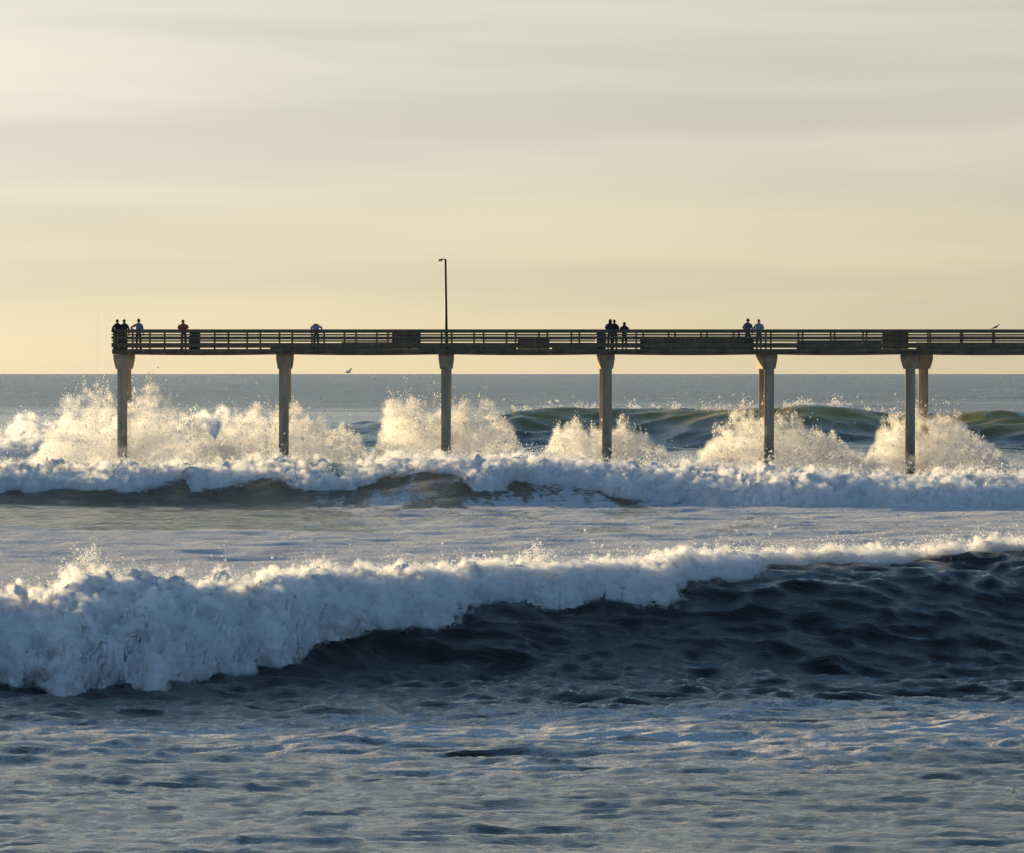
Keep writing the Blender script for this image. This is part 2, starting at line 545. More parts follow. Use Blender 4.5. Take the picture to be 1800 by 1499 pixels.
def chop(X, Y, dx, dy):
    """wind chop; octaves finer than the mesh are left out"""
    z = np.zeros_like(X)
    wx_ = X + 0.5 * perlin(X * 0.35, Y * 0.35, seed=11)
    wy_ = Y + 0.5 * perlin(X * 0.35, Y * 0.35, seed=12)
    sp = np.maximum(dx, dy * 0.8)
    for lam, amp, sx, sharp, seed in ((90.0, 0.80, 0.5, 0.0, 1), (38.0, 0.70, 0.8, 0.3, 2), (14.0, 0.13, 0.6, 0.3, 3), (5.5, 0.13, 0.6, 0.5, 4),
                                      (2.4, 0.11, 0.55, 0.6, 5), (1.15, 0.078, 0.62, 0.7, 6), (0.55, 0.055, 0.66, 0.65, 7), (0.27, 0.026, 0.8, 0.5, 8)):
        wgt = np.clip(lam / (2.6 * sp) - 0.6, 0, 1)
        if lam > 20:
            wgt = wgt * (0.12 + 0.88 * sstep(420, 800, Y))
        if lam < 6:
            wgt = wgt * (1.0 + (0.8 if lam < 2 else 0.3) * sstep(112, 120, Y) * sstep(145, 140, Y))
        if 2 < lam < 20:
            wgt = wgt * (1.0 + 1.6 * sstep(470, 490, Y))
        if lam > 1:
            wgt = wgt * (0.55 + 0.45 * sstep(92, 104, Y))
        if wgt.max() <= 0:
            continue
        n = perlin(wx_ / lam * sx, wy_ / lam, seed=seed)
        n2 = 0.45 - 1.4 * np.abs(perlin(wx_ / lam * sx, wy_ / lam, seed=seed + 20))
        z += amp * wgt * ((1 - sharp) * n + sharp * n2) * 1.5
    return z


Yr = np.concatenate([np.array([-60, -20, 0, 20, 40, 55, 62]), np.arange(66, 76, 0.8), np.arange(76, 100, 0.14), np.arange(100, 140, 0.115),
                     np.arange(140, 196, 1.2), np.arange(196, 335, 0.5), np.arange(335, 470, 1.0), np.arange(470, 560, 0.6),
                     560 * 1.0105 ** np.arange(0, 180), 3700 * 1.05 ** np.arange(0, 58)])
uc = np.linspace(-0.098, 0.098, 345)
side = np.concatenate([np.arange(0.0996, 0.16, 0.0017), 0.16 * 1.3 ** np.arange(1, 18)])
uc = np.concatenate([-side[::-1], uc, side])
YY, UU = np.meshgrid(Yr, uc, indexing='ij')
XX = UU * np.maximum(YY, 60)
DY = np.gradient(Yr)[:, None] + 0 * XX
DX = np.gradient(uc)[None, :] * np.maximum(YY, 60)
PXg = 900 + XX / np.maximum(YY, 60) * F
ZZ = macro(XX, YY) + chop(XX, YY, DX, DY)
print('sea', XX.shape)
me = mesh_np('sea', np.stack([XX, YY, ZZ], -1).reshape(-1, 3), grid_faces(*XX.shape), True)

# where foam lies, where the water carries sand, where sunlight through the far wave is painted as olive colour
fo = np.zeros_like(XX)
big = perlin(XX * 0.05, YY * 0.04, seed=31)
fo = np.where(YY < 118, 0.24 + 0.34 * big, fo)
fo += 0.06 * np.exp(-((YY - 103) / 5.5) ** 2) * (YY < 118)
d1 = YY - yc1(XX)
face1 = sstep(-14, -8, d1) * sstep(2, -1, d1)
fo = np.where(d1 > -14, 0.26 * (1 - face1), fo)
fo = np.where(d1 > 1.0, 0.75, fo)
rear = sstep(150, 200, YY)
dense = sstep(244, 232, YY) * rear * sstep(-300, 700, PXg)
patch = 0.12 + 0.40 * sstep(300, 760, PXg) + 0.06 * sstep(1000, 1500, PXg) + 0.10 * big
d2 = YY - yc2(XX)
patch = patch - 0.20 * np.exp(-((d2 + 6) / 5.0) ** 2) * sstep(1250, 1000, PXg)
patch = np.maximum(patch, 0.85 * sstep(1150, 1350, PXg) * sstep(-22, -14, d2))
mid = np.maximum(patch, 1.0 * dense)
mid = np.maximum(mid, 0.74 * sstep(246, 236, YY))
fo = np.where(YY > 170, mid, fo)
d2 = YY - yc2(XX)
fo = np.where(d2 > 0, 0.75, fo)
fo = np.where(YY > 345, 0.45, fo)
fo = np.where(YY > 380, 0.10 + 0.14 * big + 0.5 * sstep(620, 350, PXg) * sstep(470, 430, YY), fo)
d4 = YY - yc4(XX)
fo += np.exp(-(d4 / 1.6) ** 2) * sstep(860, 920, PXg) * np.clip(0.45 + 0.9 * perlin(XX * 0.16, YY * 0, seed=33), 0, 0.8)
fo = np.where(YY > 560, 0.10 + 0.12 * np.clip(big + perlin(XX * 0.02, YY * 0.02, seed=35), 0, 1), fo)
fo = np.where(YY > 2500, 0.0, fo)
silt = sstep(180, 240, YY) * sstep(420, 330, YY) * (0.95 - 0.25 * sstep(500, 1500, PXg))
silt = np.maximum(silt, 0.03 * sstep(160, 150, YY))
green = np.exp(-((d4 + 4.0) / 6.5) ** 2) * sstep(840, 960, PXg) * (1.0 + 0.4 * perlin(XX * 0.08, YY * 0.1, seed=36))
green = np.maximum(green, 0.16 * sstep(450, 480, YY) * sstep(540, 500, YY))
far = sstep(300, 1500, YY)
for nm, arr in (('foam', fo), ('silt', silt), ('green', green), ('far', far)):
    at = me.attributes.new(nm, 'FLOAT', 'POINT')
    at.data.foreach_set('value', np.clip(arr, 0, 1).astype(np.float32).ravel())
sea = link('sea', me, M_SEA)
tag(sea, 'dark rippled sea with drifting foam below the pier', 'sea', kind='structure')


# ------------------------------------------------------------------ breakers
def hit(px, py, d0, d1_, n=500):
    """depth at which the sight line through a toe point meets the water"""
    px = np.asarray(px, float); py = np.asarray(py, float)
    ds = np.linspace(d0, d1_, n)[None, :]
    Z = EYE - (py[:, None] - HOR) / F * ds
    zs = macro((px[:, None] - 900) / F * ds, ds + 0 * px[:, None])
    below = Z <= zs
    k = np.where(below.any(1), below.argmax(1), n - 1)
    return ds[0][k]


def breaker(px0, px1, ncol, crest, toe, ycf, d0, dmax, nf, nb, Lb, amp, lam, back_drop=1.0, toe_jit=5.0, fixed_front=None, lower=0.0, maxfront=9.0):
    pxs = np.linspace(px0, px1, ncol)
    jit = toe_jit * (perlin(pxs / 40.0, pxs * 0, seed=41) + 0.1 * perlin(pxs / 15.0, pxs * 0, seed=42))
    u = (pxs - 900) / F
    Yc = ycf(u * ycf(u * 300) if False else u * ycf(0 * u))
    for _ in range(3):
        Yc = ycf(u * Yc)
    cj = 0.6 * toe_jit * perlin(pxs / 55.0, pxs * 0, seed=43)
    zc = EYE - (crest(pxs) + cj - HOR) / F * Yc
    if toe is not None:
        Yt = np.clip(hit(pxs, toe(pxs) + jit, d0, dmax), Yc - maxfront, Yc - 0.35)
    else:
        Yt = Yc - fixed_front
    zt = macro(u * Yt, Yt) - 0.10
    zc = zc - lower * np.clip((zc - zt) / 1.3 - 0.25, 0.0, 1)
    rows = []
    for t in np.linspace(0, 1, nf):
        a = t * math.pi / 2
        rows.append((Yt + (Yc - Yt) * (1 - math.cos(a)) ** 0.9, zt + (zc - zt) * math.sin(a) ** 0.85, min(1, 0.62 + 1.8 * t)))
    Yb = Yc + Lb
    zb = macro(u * Yb, Yb) - 0.25
    for t in np.linspace(0, 1, nb + 1)[1:]:
        s = t * t * (3 - 2 * t)
        rows.append((Yc + Lb * t, zc + (zb - zc) * s ** back_drop, 1 - 0.85 * t))
    Y = np.array([r[0] for r in rows]); Z = np.array([r[1] for r in rows])
    tp = np.array([np.full(ncol, r[2]) for r in rows])
    thin = np.clip((zc - zt) / 1.2, 0.45, 1.0)[None, :]
    X = u[None, :] * Y
    P = np.stack([X, Y, Z], -1)
    du = np.gradient(P, axis=1); dv = np.gradient(P, axis=0)
    N = np.cross(du, dv); N /= np.linalg.norm(N, axis=-1)[..., None] + 1e-9
    h = np.zeros_like(X)
    wob = 0.35 * lam
    ax = X + wob * perlin(X / lam, Y / lam, Z / lam, seed=51)
    az = Z + wob * perlin(X / lam, Y / lam, Z / lam, seed=52)
    for k, (l, a) in enumerate(((1.0, 0.55), (0.52, 0.40), (0.27, 0.24), (0.14, 0.12), (0.07, 0.05))):
        L_ = lam * l
        h += a * (np.abs(perlin(ax / L_, Y / L_ * 0.8, az / L_, seed=60 + k)) * 2.0 - 0.45)
    P = P + N * (amp * h * tp * thin)[..., None]
    return pxs, P, N, Yc, zc, thin[0]


def shell_drops(P, N, n, off, size, crest_row, spread=0.35, up=0.0):
    nr, nc = P.shape[:2]
    # denser round the crest
    r = np.clip(np.where(rng.random(n) < 0.45, rng.normal(crest_row, nr * 0.07, n), rng.uniform(0, crest_row + 6, n)), 0, nr - 1).astype(int)
    c = rng.integers(0, nc, n)
    o = rng.exponential(off, n)
    B = P[r, c] + N[r, c] * o[:, None] + rng.normal(0, spread * off, (n, 3))
    B[:, 2] += up * rng.exponential(1.0, n) * np.exp(-np.abs(r - crest_row) / (nr * 0.05))
    return B, size * np.exp(rng.normal(0, 0.45, n))


def tufts(spots, per, zoff, spreadx):
    """little fountains thrown up from a crest: (x, y, z, height, width)"""
    out = []
    for (x, y, z, hh, ww, n) in spots:
        n = int(n * per)
        t = rng.random(n) ** 1.5
        jets = rng.normal(0, 0.5, (max(6, n // 90), 3))
        j = jets[rng.integers(0, len(jets), n)]
        fx = x + ww * (j[:, 0] * (0.35 + t) + rng.normal(0, 0.10, n) * (0.5 + t))
        fy = y + ww * 0.5 * (j[:, 1] * (0.3 + t) + rng.normal(0, 0.2, n))
        fz = z - zoff + hh * t * (1 - 0.55 * np.abs(j[:, 0])) * (0.75 + 0.5 * (j[:, 2] * 0.5 + 0.5)) + rng.normal(0, 0.03 * hh, n)
        out.append(np.stack([fx, fy, fz], 1))
    return np.concatenate(out)


def wave_thing(label, P, N, drops, loc, fog=None):
    root = empty('breaking_wave', loc)
    tag(root, label, 'wave', 'breaking waves')
    L0 = np.array(loc)
    me = mesh_np('whitewater', P.reshape(-1, 3) - L0, grid_faces(*P.shape[:2]), True)
    link('whitewater', me, M_FOAM, root)
    if drops is not None:
        V, Fc = tetra(drops[0] - L0, drops[1])
        o = link('spray', mesh_np('spray', V, Fc), M_DROP, root)
        o['kind'] = 'stuff'
    if fog is not None:
        n, off, rad, voxel, mat, crest_row = fog
        nr, nc = P.shape[:2]
        r = np.clip(np.where(rng.random(n) < 0.15, rng.normal(crest_row - 4, nr * 0.06, n), rng.uniform(0, crest_row + 4, n)), 0, nr - 1).astype(int)
        c = rng.integers(0, nc, n)
        Q = P[r, c] + N[r, c] * (off * rng.normal(0.3, 0.8, n))[:, None]
        mist(Q, rad * np.exp(rng.normal(0, 0.3, n)) * np.where(r > crest_row * 0.80, 0.62, 1.0), voxel, mat, root, loc)
    return root


# near breaker
pxs, P, N, Yc, zc, th = breaker(-620, 2350, 1440, CR1, TO1, yc1, 95, 150, 84, 30, 5.0, 0.46, 1.3, lower=0.36)
B, sz = shell_drops(P, N, 46000, 0.085, 0.0115, 83, 0.4, 0.10)
spots = []
for px, hpx, wpx, n in ((25, 18, 30, 500), (70, 14, 30, 400), (140, 42, 40, 1500), (165, 50, 30, 1500), (205, 22, 40, 700), (255, 14, 40, 500), (330, 12, 60, 600), (420, 16, 60, 800), (480, 18, 50, 900),
                        (565, 22, 40, 1200), (600, 14, 30, 600), (680, 16, 60, 900), (740, 22, 50, 1300), (800, 14, 60, 900), (870, 14, 50, 700),
                        (945, 34, 36, 1400), (975, 16, 40, 700), (1060, 10, 60, 600), (1180, 14, 50, 800), (1250, 14, 60, 800), (1310, 20, 50, 900), (1390, 18, 60, 900),
                        (1460, 20, 50, 900), (1530, 24, 60, 1000), (1600, 10, 60, 500), (1660, 22, 50, 900), (1730, 16, 60, 800), (1790, 14, 50, 700)):
    i = int(np.argmin(abs(pxs - px)))
    y = Yc[i] + 0.6
    sc_ = y / F
    spots.append(((px - 900) * sc_, y, zc[i], hpx * sc_ * 1.5, wpx * sc_, n))
T = tufts(spots, 1.5, 0.10, 0)
B = np.concatenate([B, T]); sz = np.concatenate([sz, 0.013 * np.exp(rng.normal(0, 0.45, len(T)))])
wave_thing('large nearest breaking wave, tumbling white at the left and dark faced at the right', P, N, (B, sz), (0, 128, 0), (24000, 0.07, 0.095, 0.032, M_MIST1, 83))

# breaker under the pier
pxs, P, N, Yc, zc, th = breaker(-420, 2350, 1120, CR2, TO2, yc2, 235, 320, 60, 22, 11.0, 0.52, 1.35, toe_jit=3.5, lower=0.36, maxfront=8.0)
B, sz = shell_drops(P, N, 38000, 0.14, 0.026, 59, 0.5, 0.25)
wave_thing('long white breaking wave running along the feet of the pier piles', P, N, (B, sz), (0, 290, 0), (20000, 0.14, 0.15, 0.07, M_MIST2, 59))

# white water behind the pier at the left
pxs, P, N, Yc, zc, th = breaker(-160, 590, 420, CR3, None, yc3, 0, 0, 34, 20, 14.0, 0.8, 3.0, toe_jit=2.0, fixed_front=13.0, lower=0.55)
B, sz = shell_drops(P, N, 9000, 0.22, 0.045, 33, 0.5, 0.35)
wave_thing('white tumbling wave farther out behind the left end of the pier', P, N, (B, sz), (-30, 420, 0), (2200, 0.3, 0.42, 0.16, M_MIST2, 33))

# the green unbroken wave far out: only wisps of white along its lip
lip = []
for (a, b, n) in ((905, 1055, 900), (1075, 1130, 300), (1150, 1290, 1300), (1290, 1340, 350), (1365, 1505, 1300), (1525, 1560, 250)):
    pc = rng.uniform(a, b, n)
    u = (pc - 900) / F
    Y = yc4(u * 522)
    z = macro(u * Y, Y)
    m_ = np.clip(0.5 + 1.2 * perlin(pc / 22.0, pc * 0, seed=77), 0, 1)
    hh = rng.exponential(0.22, n) * m_
    lip.append(np.stack([u * Y - hh * 0.8, Y + rng.normal(0, 0.8, n), z + 0.02 + hh], 1))
lip = np.concatenate(lip)
V, Fc = tetra(lip - np.array((18, 522, 0)), 0.06 * np.exp(rng.normal(0, 0.4, len(lip))))
o = link('wave_lip_spray', mesh_np('wave_lip_spray', V, Fc), M_DROP, None, (18, 522, 0))
tag(o, 'thin white spray blown along the lip of the far green wave', 'spray', kind='stuff')


# ------------------------------------------------------------------ plumes round the piles
PIER_Y = 360.0


def plume(label, bx, by, outline, n, density, sparse=0, seed=0, glow=1.0):
    """water thrown up round a pile: outline is (px, py) of its upper edge"""
    top = tab(outline)
    xa, xb = outline[0][0], outline[-1][0]
    Y0 = by
    z0 = 0.35
    need = n
    pts = []
    while need > 0:
        m = need * 5
        px = rng.uniform(xa, xb, m)
        X = wx(px, Y0)
        ragged = 0.60 * perlin(X * 0.8, X * 0, seed=seed) + 0.55 * perlin(X * 2.3, X * 0, seed=seed + 1) + 0.40 * perlin(X * 6.0, X * 0, seed=seed + 2)
        zt = wz(top(px), Y0) + ragged - 0.1
        t = rng.beta(1.2, 1.45, m)
        over = rng.random(m) < 0.05
        t = np.where(over, t * 1.12 + 0.1, t)
        Z = z0 + np.maximum(zt - z0, 0.2) * t
        dep = 1.9 + rng.normal(0, 1.0, m) * (0.5 + 0.7 * (1 - t))
        # jets fan out from the foot of the pile
        dx, dz = X - bx, Z - z0 + 0.6
        a = np.arctan2(dx, dz); r = np.hypot(dx, dz)
        jet = perlin(a * 5.0, r * 0.55, dep * 0.7, seed=seed + 3) + 0.6 * perlin(a * 14.0, r * 1.2, dep * 1.2, seed=seed + 4)
        clump = perlin(X * 1.6, Z * 1.6, dep * 1.4, seed=seed + 5) + 0.6 * perlin(X * 4.5, Z * 4.5, dep * 3, seed=seed + 6)
        score = 0.62 * jet + 0.62 * clump + 0.28 - 0.55 * np.clip(t - 0.35, 0, 1)
        keep = rng.random(m) < np.clip(score * 1.5 + 0.10, 0.02, 1)
        q = np.stack([X, Y0 + dep, Z], 1)[keep][:need]
        pts.append(np.concatenate([q, t[keep][:need, None]], 1))
        need -= len(q)
    A = np.concatenate(pts)
    P3, t = A[:, :3], A[:, 3]
    sz = (0.0175 + 0.006 * t) * np.exp(rng.normal(0, 0.5, len(t))) * density
    big_ = (rng.random(len(t)) < 0.05)
    sz = np.where(big_, sz * 1.8, sz)
    st = np.stack([(P3[:, 0] - bx) * 0.12, 0 * t, 0.5 + 0 * t], 1) * (0.7 * t[:, None])
    loc = np.array((bx, by, 0.0))
    V, Fc = tetra(P3 - loc, sz, st)
    o = link('spray_plume', mesh_np('spray_plume', V, Fc), M_DROP, None, tuple(loc))
    tag(o, label, 'spray', 'spray plumes round the pier piles')
    low = np.where(t < 0.92)[0]
    pk = rng.choice(low, min(3600, len(low)), replace=False)
    mist(P3[pk], (0.46 - 0.30 * t[pk]) * np.exp(rng.normal(0, 0.25, len(pk))), 0.11, M_MISTP, o, tuple(loc))
    return o


PILE_PX = [214, 499, 784, 1067, 1352, 1600]
plume('tall ragged spray plume bursting round the leftmost pile at the pier end', wx(214, 361), 361.0,
      [(60, 800), (95, 730), (105, 700), (130, 674), (165, 664), (190, 680), (205, 705), (225, 690), (240, 668), (262, 660), (290, 676), (310, 705), (345, 735), (400, 770), (430, 800)], 36000, 1.0, seed=101)
plume('broad spray plume spreading round the second pile from the left', wx(499, 361), 361.0,
      [(360, 800), (390, 745), (420, 712), (450, 702), (480, 700), (505, 690), (530, 708), (565, 715), (590, 735), (620, 758), (650, 800)], 30000, 1.0, seed=111)
plume('tall spray plume with a thin left wing round the pile below the lamp post', wx(784, 361), 361.0,
      [(655, 800), (668, 720), (682, 680), (706, 662), (722, 690), (735, 702), (755, 698), (772, 702), (800, 690), (820, 684), (845, 694), (866, 700), (885, 728), (900, 755), (925, 800)], 34000, 1.0, seed=121)
plume('low rounded spray plume round the fourth pile, below three people', wx(1067, 361), 361.0,
      [(945, 805), (965, 770), (990, 745), (1010, 738), (1030, 732), (1060, 738), (1082, 726), (1100, 733), (1125, 748), (1150, 775), (1180, 808)], 23000, 1.0, seed=131)
plume('bright spray plume, steep at its left, round the fifth pile, below two people', wx(1352, 361), 361.0,
      [(1225, 812), (1250, 780), (1268, 740), (1285, 718), (1310, 708), (1335, 716), (1370, 720), (1400, 728), (1430, 745), (1470, 765), (1495, 785), (1525, 815)], 29000, 1.0, seed=141)
plume('wide domed spray plume round the paired piles at the right', wx(1610, 361), 361.0,
      [(1525, 825), (1545, 770), (1558, 730), (1575, 712), (1600, 715), (1635, 716), (1660, 712), (1682, 714), (1705, 738), (1735, 770), (1765, 805), (1800, 835)], 29000, 1.0, seed=151)

# ------------------------------------------------------------------ the pier
DECK = wz(614, PIER_Y)          # deck surface
RAILH = wz(579.5, PIER_Y) - DECK
X0 = wx(197, PIER_Y)
X1 = 44.0
YN, YF = PIER_Y, PIER_Y + 5.8
pier = empty('pier', (0, PIER_Y, 0))
tag(pier, 'long concrete fishing pier on tall paired piles with dark timber railings', 'pier')


def pchild(name, me, mat, loc, parent=None, rz=0.0):
    """child placed in world coordinates"""
    o = link(name, me, mat, parent or pier)
    base = Vector((0, PIER_Y, 0))
    o.location = Vector(loc) - base
    o.rotation_euler = (0, 0, rz)
    return o


# slabs, one a span, with a slightly haunched edge beam each
cen = [wx(p, 361.1) for p in PILE_PX] + [wx(1890, 361.1)]
edges = [X0] + [c for c in cen[1:]] + [X1]
for a, b in zip(edges, edges[1:]):
    L_ = b - a - 0.012
    bm = bmesh.new()
    box(bm, -L_ / 2, L_ / 2, -0.15, 5.95, -0.20, 0.0)
    pchild('deck_slab', bm_mesh('deck_slab', bm, 0.02), M_EDGE, ((a + b) / 2, YN, DECK))
    for yy in (0.12, 5.66):
        bm = bmesh.new()
        n = 12
        lo = []
        for i in range(n + 1):
            s = i / n
            x = -L_ / 2 + L_ * s
            sag = 0.055 * math.sin(math.pi * s)
            lo.append((x, -0.29 - sag))
        vf, vb = [], []
        for (x, zz) in lo:
            vf.append((bm.verts.new((x, yy - 0.22, zz)), bm.verts.new((x, yy - 0.22, -0.203))))
            vb.append((bm.verts.new((x, yy + 0.22, zz)), bm.verts.new((x, yy + 0.22, -0.203))))
        for i in range(n):
            bm.faces.new((vf[i][0], vf[i + 1][0], vf[i + 1][1], vf[i][1]))
            bm.faces.new((vb[i][0], vb[i][1], vb[i + 1][1], vb[i + 1][0]))
            bm.faces.new((vf[i][0], vb[i][0], vb[i + 1][0], vf[i + 1][0]))
            bm.faces.new((vf[i][1], vf[i + 1][1], vb[i + 1][1], vb[i][1]))
        bm.faces.new((vf[0][0], vf[0][1], vb[0][1], vb[0][0]))
        bm.faces.new((vf[n][0], vb[n][0], vb[n][1], vf[n][1]))
        pchild('edge_beam', bm_mesh('edge_beam', bm), M_EDGE, ((a + b) / 2, YN, DECK))

CAPTOP = DECK - 0.30
CAPBOT = wz(649, 360.5)


def cap_mesh(wt, wb, L_):
    """hammerhead cap: upright top, sides and ends drawn in below"""
    bm = bmesh.new()
    hgt = CAPTOP - CAPBOT
    rings = []
    for (zz, w_, l_) in ((0, wt, L_), (-hgt * 0.30, wt, L_), (-hgt * 0.62, (wt * 0.55 + wb * 0.45), L_ * 0.94), (-hgt * 0.97, wb, L_ * 0.84), (-hgt, wb * 0.97, L_ * 0.83)):
        rings.append([bm.verts.new((sx * w_ / 2, sy * l_ / 2, zz)) for sx, sy in ((-1, -1), (1, -1), (1, 1), (-1, 1))])
    for A, B in zip(rings, rings[1:]):
        for k in range(4):
            bm.faces.new((A[k], A[(k + 1) % 4], B[(k + 1) % 4], B[k]))
    bm.faces.new(rings[0]); bm.faces.new(rings[-1][::-1])
    return bm_mesh('pile_cap', bm, 0.025)


def pile_mesh():
    bm = bmesh.new()
    tube(bm, [(0, 0, CAPBOT + 0.10), (0, 0, 4.0), (0, 0, 0.0), (0, 0, -4.0)], [0.30, 0.30, 0.295, 0.295], 8)
    bmesh.ops.rotate(bm, verts=bm.verts[:], cent=(0, 0, 0), matrix=Matrix.Rotation(R(22.5), 3, 'Z'))
    return bm_mesh('pile', bm)


capA = cap_mesh(0.94, 0.74, 5.1)
capE = cap_mesh(0.84, 0.70, 5.1)
capE2 = cap_mesh(0.92, 0.76, 5.1)
pm = pile_mesh()
for k, px in enumerate(PILE_PX + [1890]):
    xf = wx(px, 361.1)
    if k == 0:
        xf += 0.03
    rz = 0.0
    xr = xf
    if k in (3, 4):
        xr = xf - (0.10 if k == 3 else 0.16)
        rz = -math.atan2(xr - xf, 3.8)
    if k == 5:
        xr = wx(1623, 364.9)
        rz = -math.atan2(xr - xf, 3.8)
    pchild('pile_cap', (capA if k == 0 else capE2 if k == 5 else capE), M_CONC, ((xf + xr) / 2, 363.0, CAPTOP), rz=rz)
    pchild('pile', pm, M_CONC, (xf, 361.1, 0))
    pchild('pile', pm, M_CONC, (xr, 364.9, 0))

# railings
SP = 1.838                                   # post spacing
HB = {'top': (RAILH - 0.055, RAILH), 'fascia': (RAILH - 0.175, RAILH - 0.058), 'thin1': (RAILH - 0.325, RAILH - 0.258),
      'mid': (RAILH - 0.555, RAILH - 0.395), 'thin2': (RAILH - 0.678, RAILH - 0.61), 'kick': (0.085, 0.345)}


def railing(Y, phase, sgn, name):
    base = empty('railing', (0, Y - PIER_Y, 0))
    base.parent = pier
    tag(base, name)
    posts = []
    x = X0 + 0.05 + phase
    if phase > 0.3:
        posts.append(X0 + 0.05)
    while x < X1:
        posts.append(x); x += SP
    pmesh = box_mesh('rail_post', 0.10, 0.10, RAILH - 0.06, 0.006)
    for x in posts:
        o = link('rail_post', pmesh, M_RAIL, base)
        o.location = (x, 0, DECK + (RAILH - 0.06) / 2)
    cache = {}
    for a, b in zip(posts, posts[1:]):
        mid_ = (a + b) / 2
        L_ = round(b - a, 3)
        for key, (z0, z1) in HB.items():
            th_ = 0.045 if key != 'top' else 0.19
            if (key, L_) not in cache:
                cache[(key, L_)] = box_mesh('rail_board', L_ - 0.008, th_, z1 - z0, 0.005)
            o = link('rail_board', cache[(key, L_)], M_RAIL, base)
            off = 0.0 if key == 'top' else sgn * (0.05 + th_ / 2 + 0.002)
            wob = random.uniform(-0.006, 0.006)
            o.location = (mid_, off, DECK + (z0 + z1) / 2 + (wob if key != 'top' else 0))
    return base, posts


near_rail, nposts = railing(YN, (376 - 197) / 31.0 % SP, -1, 'dark timber railing along the near edge of the pier')
far_rail, fposts = railing(YF, (392 - 197) / 31.0 % SP, 1, 'dark timber railing along the far edge of the pier')
# short railing closing the end of the pier
base = empty('railing', (0, 0, 0)); base.parent = pier
tag(base, 'short railing closing the left end of the pier')
for key, (z0, z1) in HB.items():
    th_ = 0.045 if key != 'top' else 0.19
    o = link('rail_board', box_mesh('rail_board', th_, 5.6, z1 - z0, 0.005), M_RAIL, base)
    o.location = (X0 + (0.05 if key == 'top' else -0.02), 2.9, DECK + (z0 + z1) / 2)
for yy in (1.9, 3.85):
    o = link('rail_post', box_mesh('rail_post', 0.10, 0.10, RAILH - 0.06, 0.006), M_RAIL, base)
    o.location = (X0 + 0.055, yy, DECK + (RAILH - 0.06) / 2)


def infill(pa, pb, pt, pb_, Y, rail, off):
    """upright boards closing part of a railing, given by its edges in the photograph"""
    a, b = wx(pa, Y), wx(pb, Y)
    z1 = min(wz(pt, Y), DECK + RAILH - 0.165); z0 = max(wz(pb_, Y), DECK + 0.005)
    n = max(2, int(round((b - a) / 0.2)))
    wd = (b - a) / n
    me_ = box_mesh('infill_board', wd - 0.006, 0.03, z1 - z0, 0.004)
    for i in range(n):
        o = link('infill_board', me_, M_PANEL, rail)
        o.location = (a + wd * (i + 0.5), off + random.uniform(-0.003, 0.003), (z0 + z1) / 2)


infill(198.5, 222, 584, 614, YN, near_rail, 0.072)
infill(689, 737, 584, 614, YN, near_rail, 0.072)
infill(1551, 1597, 584, 614, YN, near_rail, 0.072)
infill(910, 966, 597, 614, YN, near_rail, 0.072)
# low skirting boards closing the foot of the far railing in the right part
for (a, b, pt) in ((475, 600, 605), (600, 690, 602), (737, 905, 603.5), (970, 1050, 603), (1125, 1325, 594), (1400, 1550, 600), (1610, 1900, 602.5)):
    infill(a, b, pt, 614.5, YF, far_rail, -0.072)

# ------------------------------------------------------------------ lamp
lx = wx(782.5, 365.2)
lamp = empty('street_lamp', (lx, 365.2, DECK))
tag(lamp, 'tall brown lamp post rising from the pier deck', 'lamp')
ltop = wz(456, 365.2) - DECK
bm = bmesh.new(); tube(bm, [(0.09, 0, 0.02), (0.06, 0, 1.5), (0.02, 0, ltop - 0.02)], [0.092, 0.082, 0.058], 10)
link('pole', bm_mesh('pole', bm, 0, True), M_POLE, lamp)
bm = bmesh.new(); box(bm, -0.10, 0.28, -0.19, 0.19, 0.0, 0.035)
link('base_plate', bm_mesh('base_plate', bm, 0.008), M_POLE, lamp)
bm = bmesh.new(); tube(bm, [(0.05, 0, ltop - 0.04), (-0.08, 0, ltop - 0.01), (-0.18, 0, ltop - 0.02)], [0.036, 0.032, 0.03], 8)
link('arm', bm_mesh('arm', bm, 0, True), M_POLE, lamp)
bm = bmesh.new()
tube(bm, [(-0.12, 0, ltop - 0.01), (-0.17, 0, ltop - 0.02), (-0.28, 0, ltop - 0.04), (-0.38, 0, ltop - 0.07), (-0.42, 0, ltop - 0.09)],
     [(0.04, 0.03), (0.10, 0.055), (0.13, 0.065), (0.09, 0.045), (0.03, 0.015)], 10)
hd = link('lamp_head', bm_mesh('lamp_head', bm, 0, True), M_LAMP, lamp)
bm = bmesh.new()
tube(bm, [(-0.16, 0, ltop - 0.07), (-0.25, 0, ltop - 0.105), (-0.35, 0, ltop - 0.115)], [(0.06, 0.02), (0.09, 0.05), (0.03, 0.015)], 10)
link('lamp_glass', bm_mesh('lamp_glass', bm, 0, True), M_GLASS, hd)


# ------------------------------------------------------------------ bins
def barrel(px, Y, rad, hgt, label):
    root = empty('rubbish_barrel', (wx(px, Y), Y, DECK))
    tag(root, label, 'bin', 'barrels on the pier deck')
    bm = bmesh.new()
    zs = [0.0, 0.02, hgt * 0.33, hgt * 0.35, hgt * 0.37, hgt * 0.66, hgt * 0.68, hgt * 0.70, hgt - 0.02]
    rs = [0.93, 0.97, 1.0, 1.05, 1.0, 1.0, 1.05, 1.0, 0.98]
    tube(bm, [(0, 0, z) for z in zs], [rad * r_ for r_ in rs], 20)
    link('drum', bm_mesh('drum', bm, 0, True), M_BARREL, root)
    bm = bmesh.new(); tube(bm, [(0, 0, hgt - 0.018), (0, 0, hgt), (0, 0, hgt + 0.03)], [rad * 1.05, rad * 1.06, rad * 0.8], 20)
    link('lid', bm_mesh('lid', bm, 0, True), M_BARREL, root)


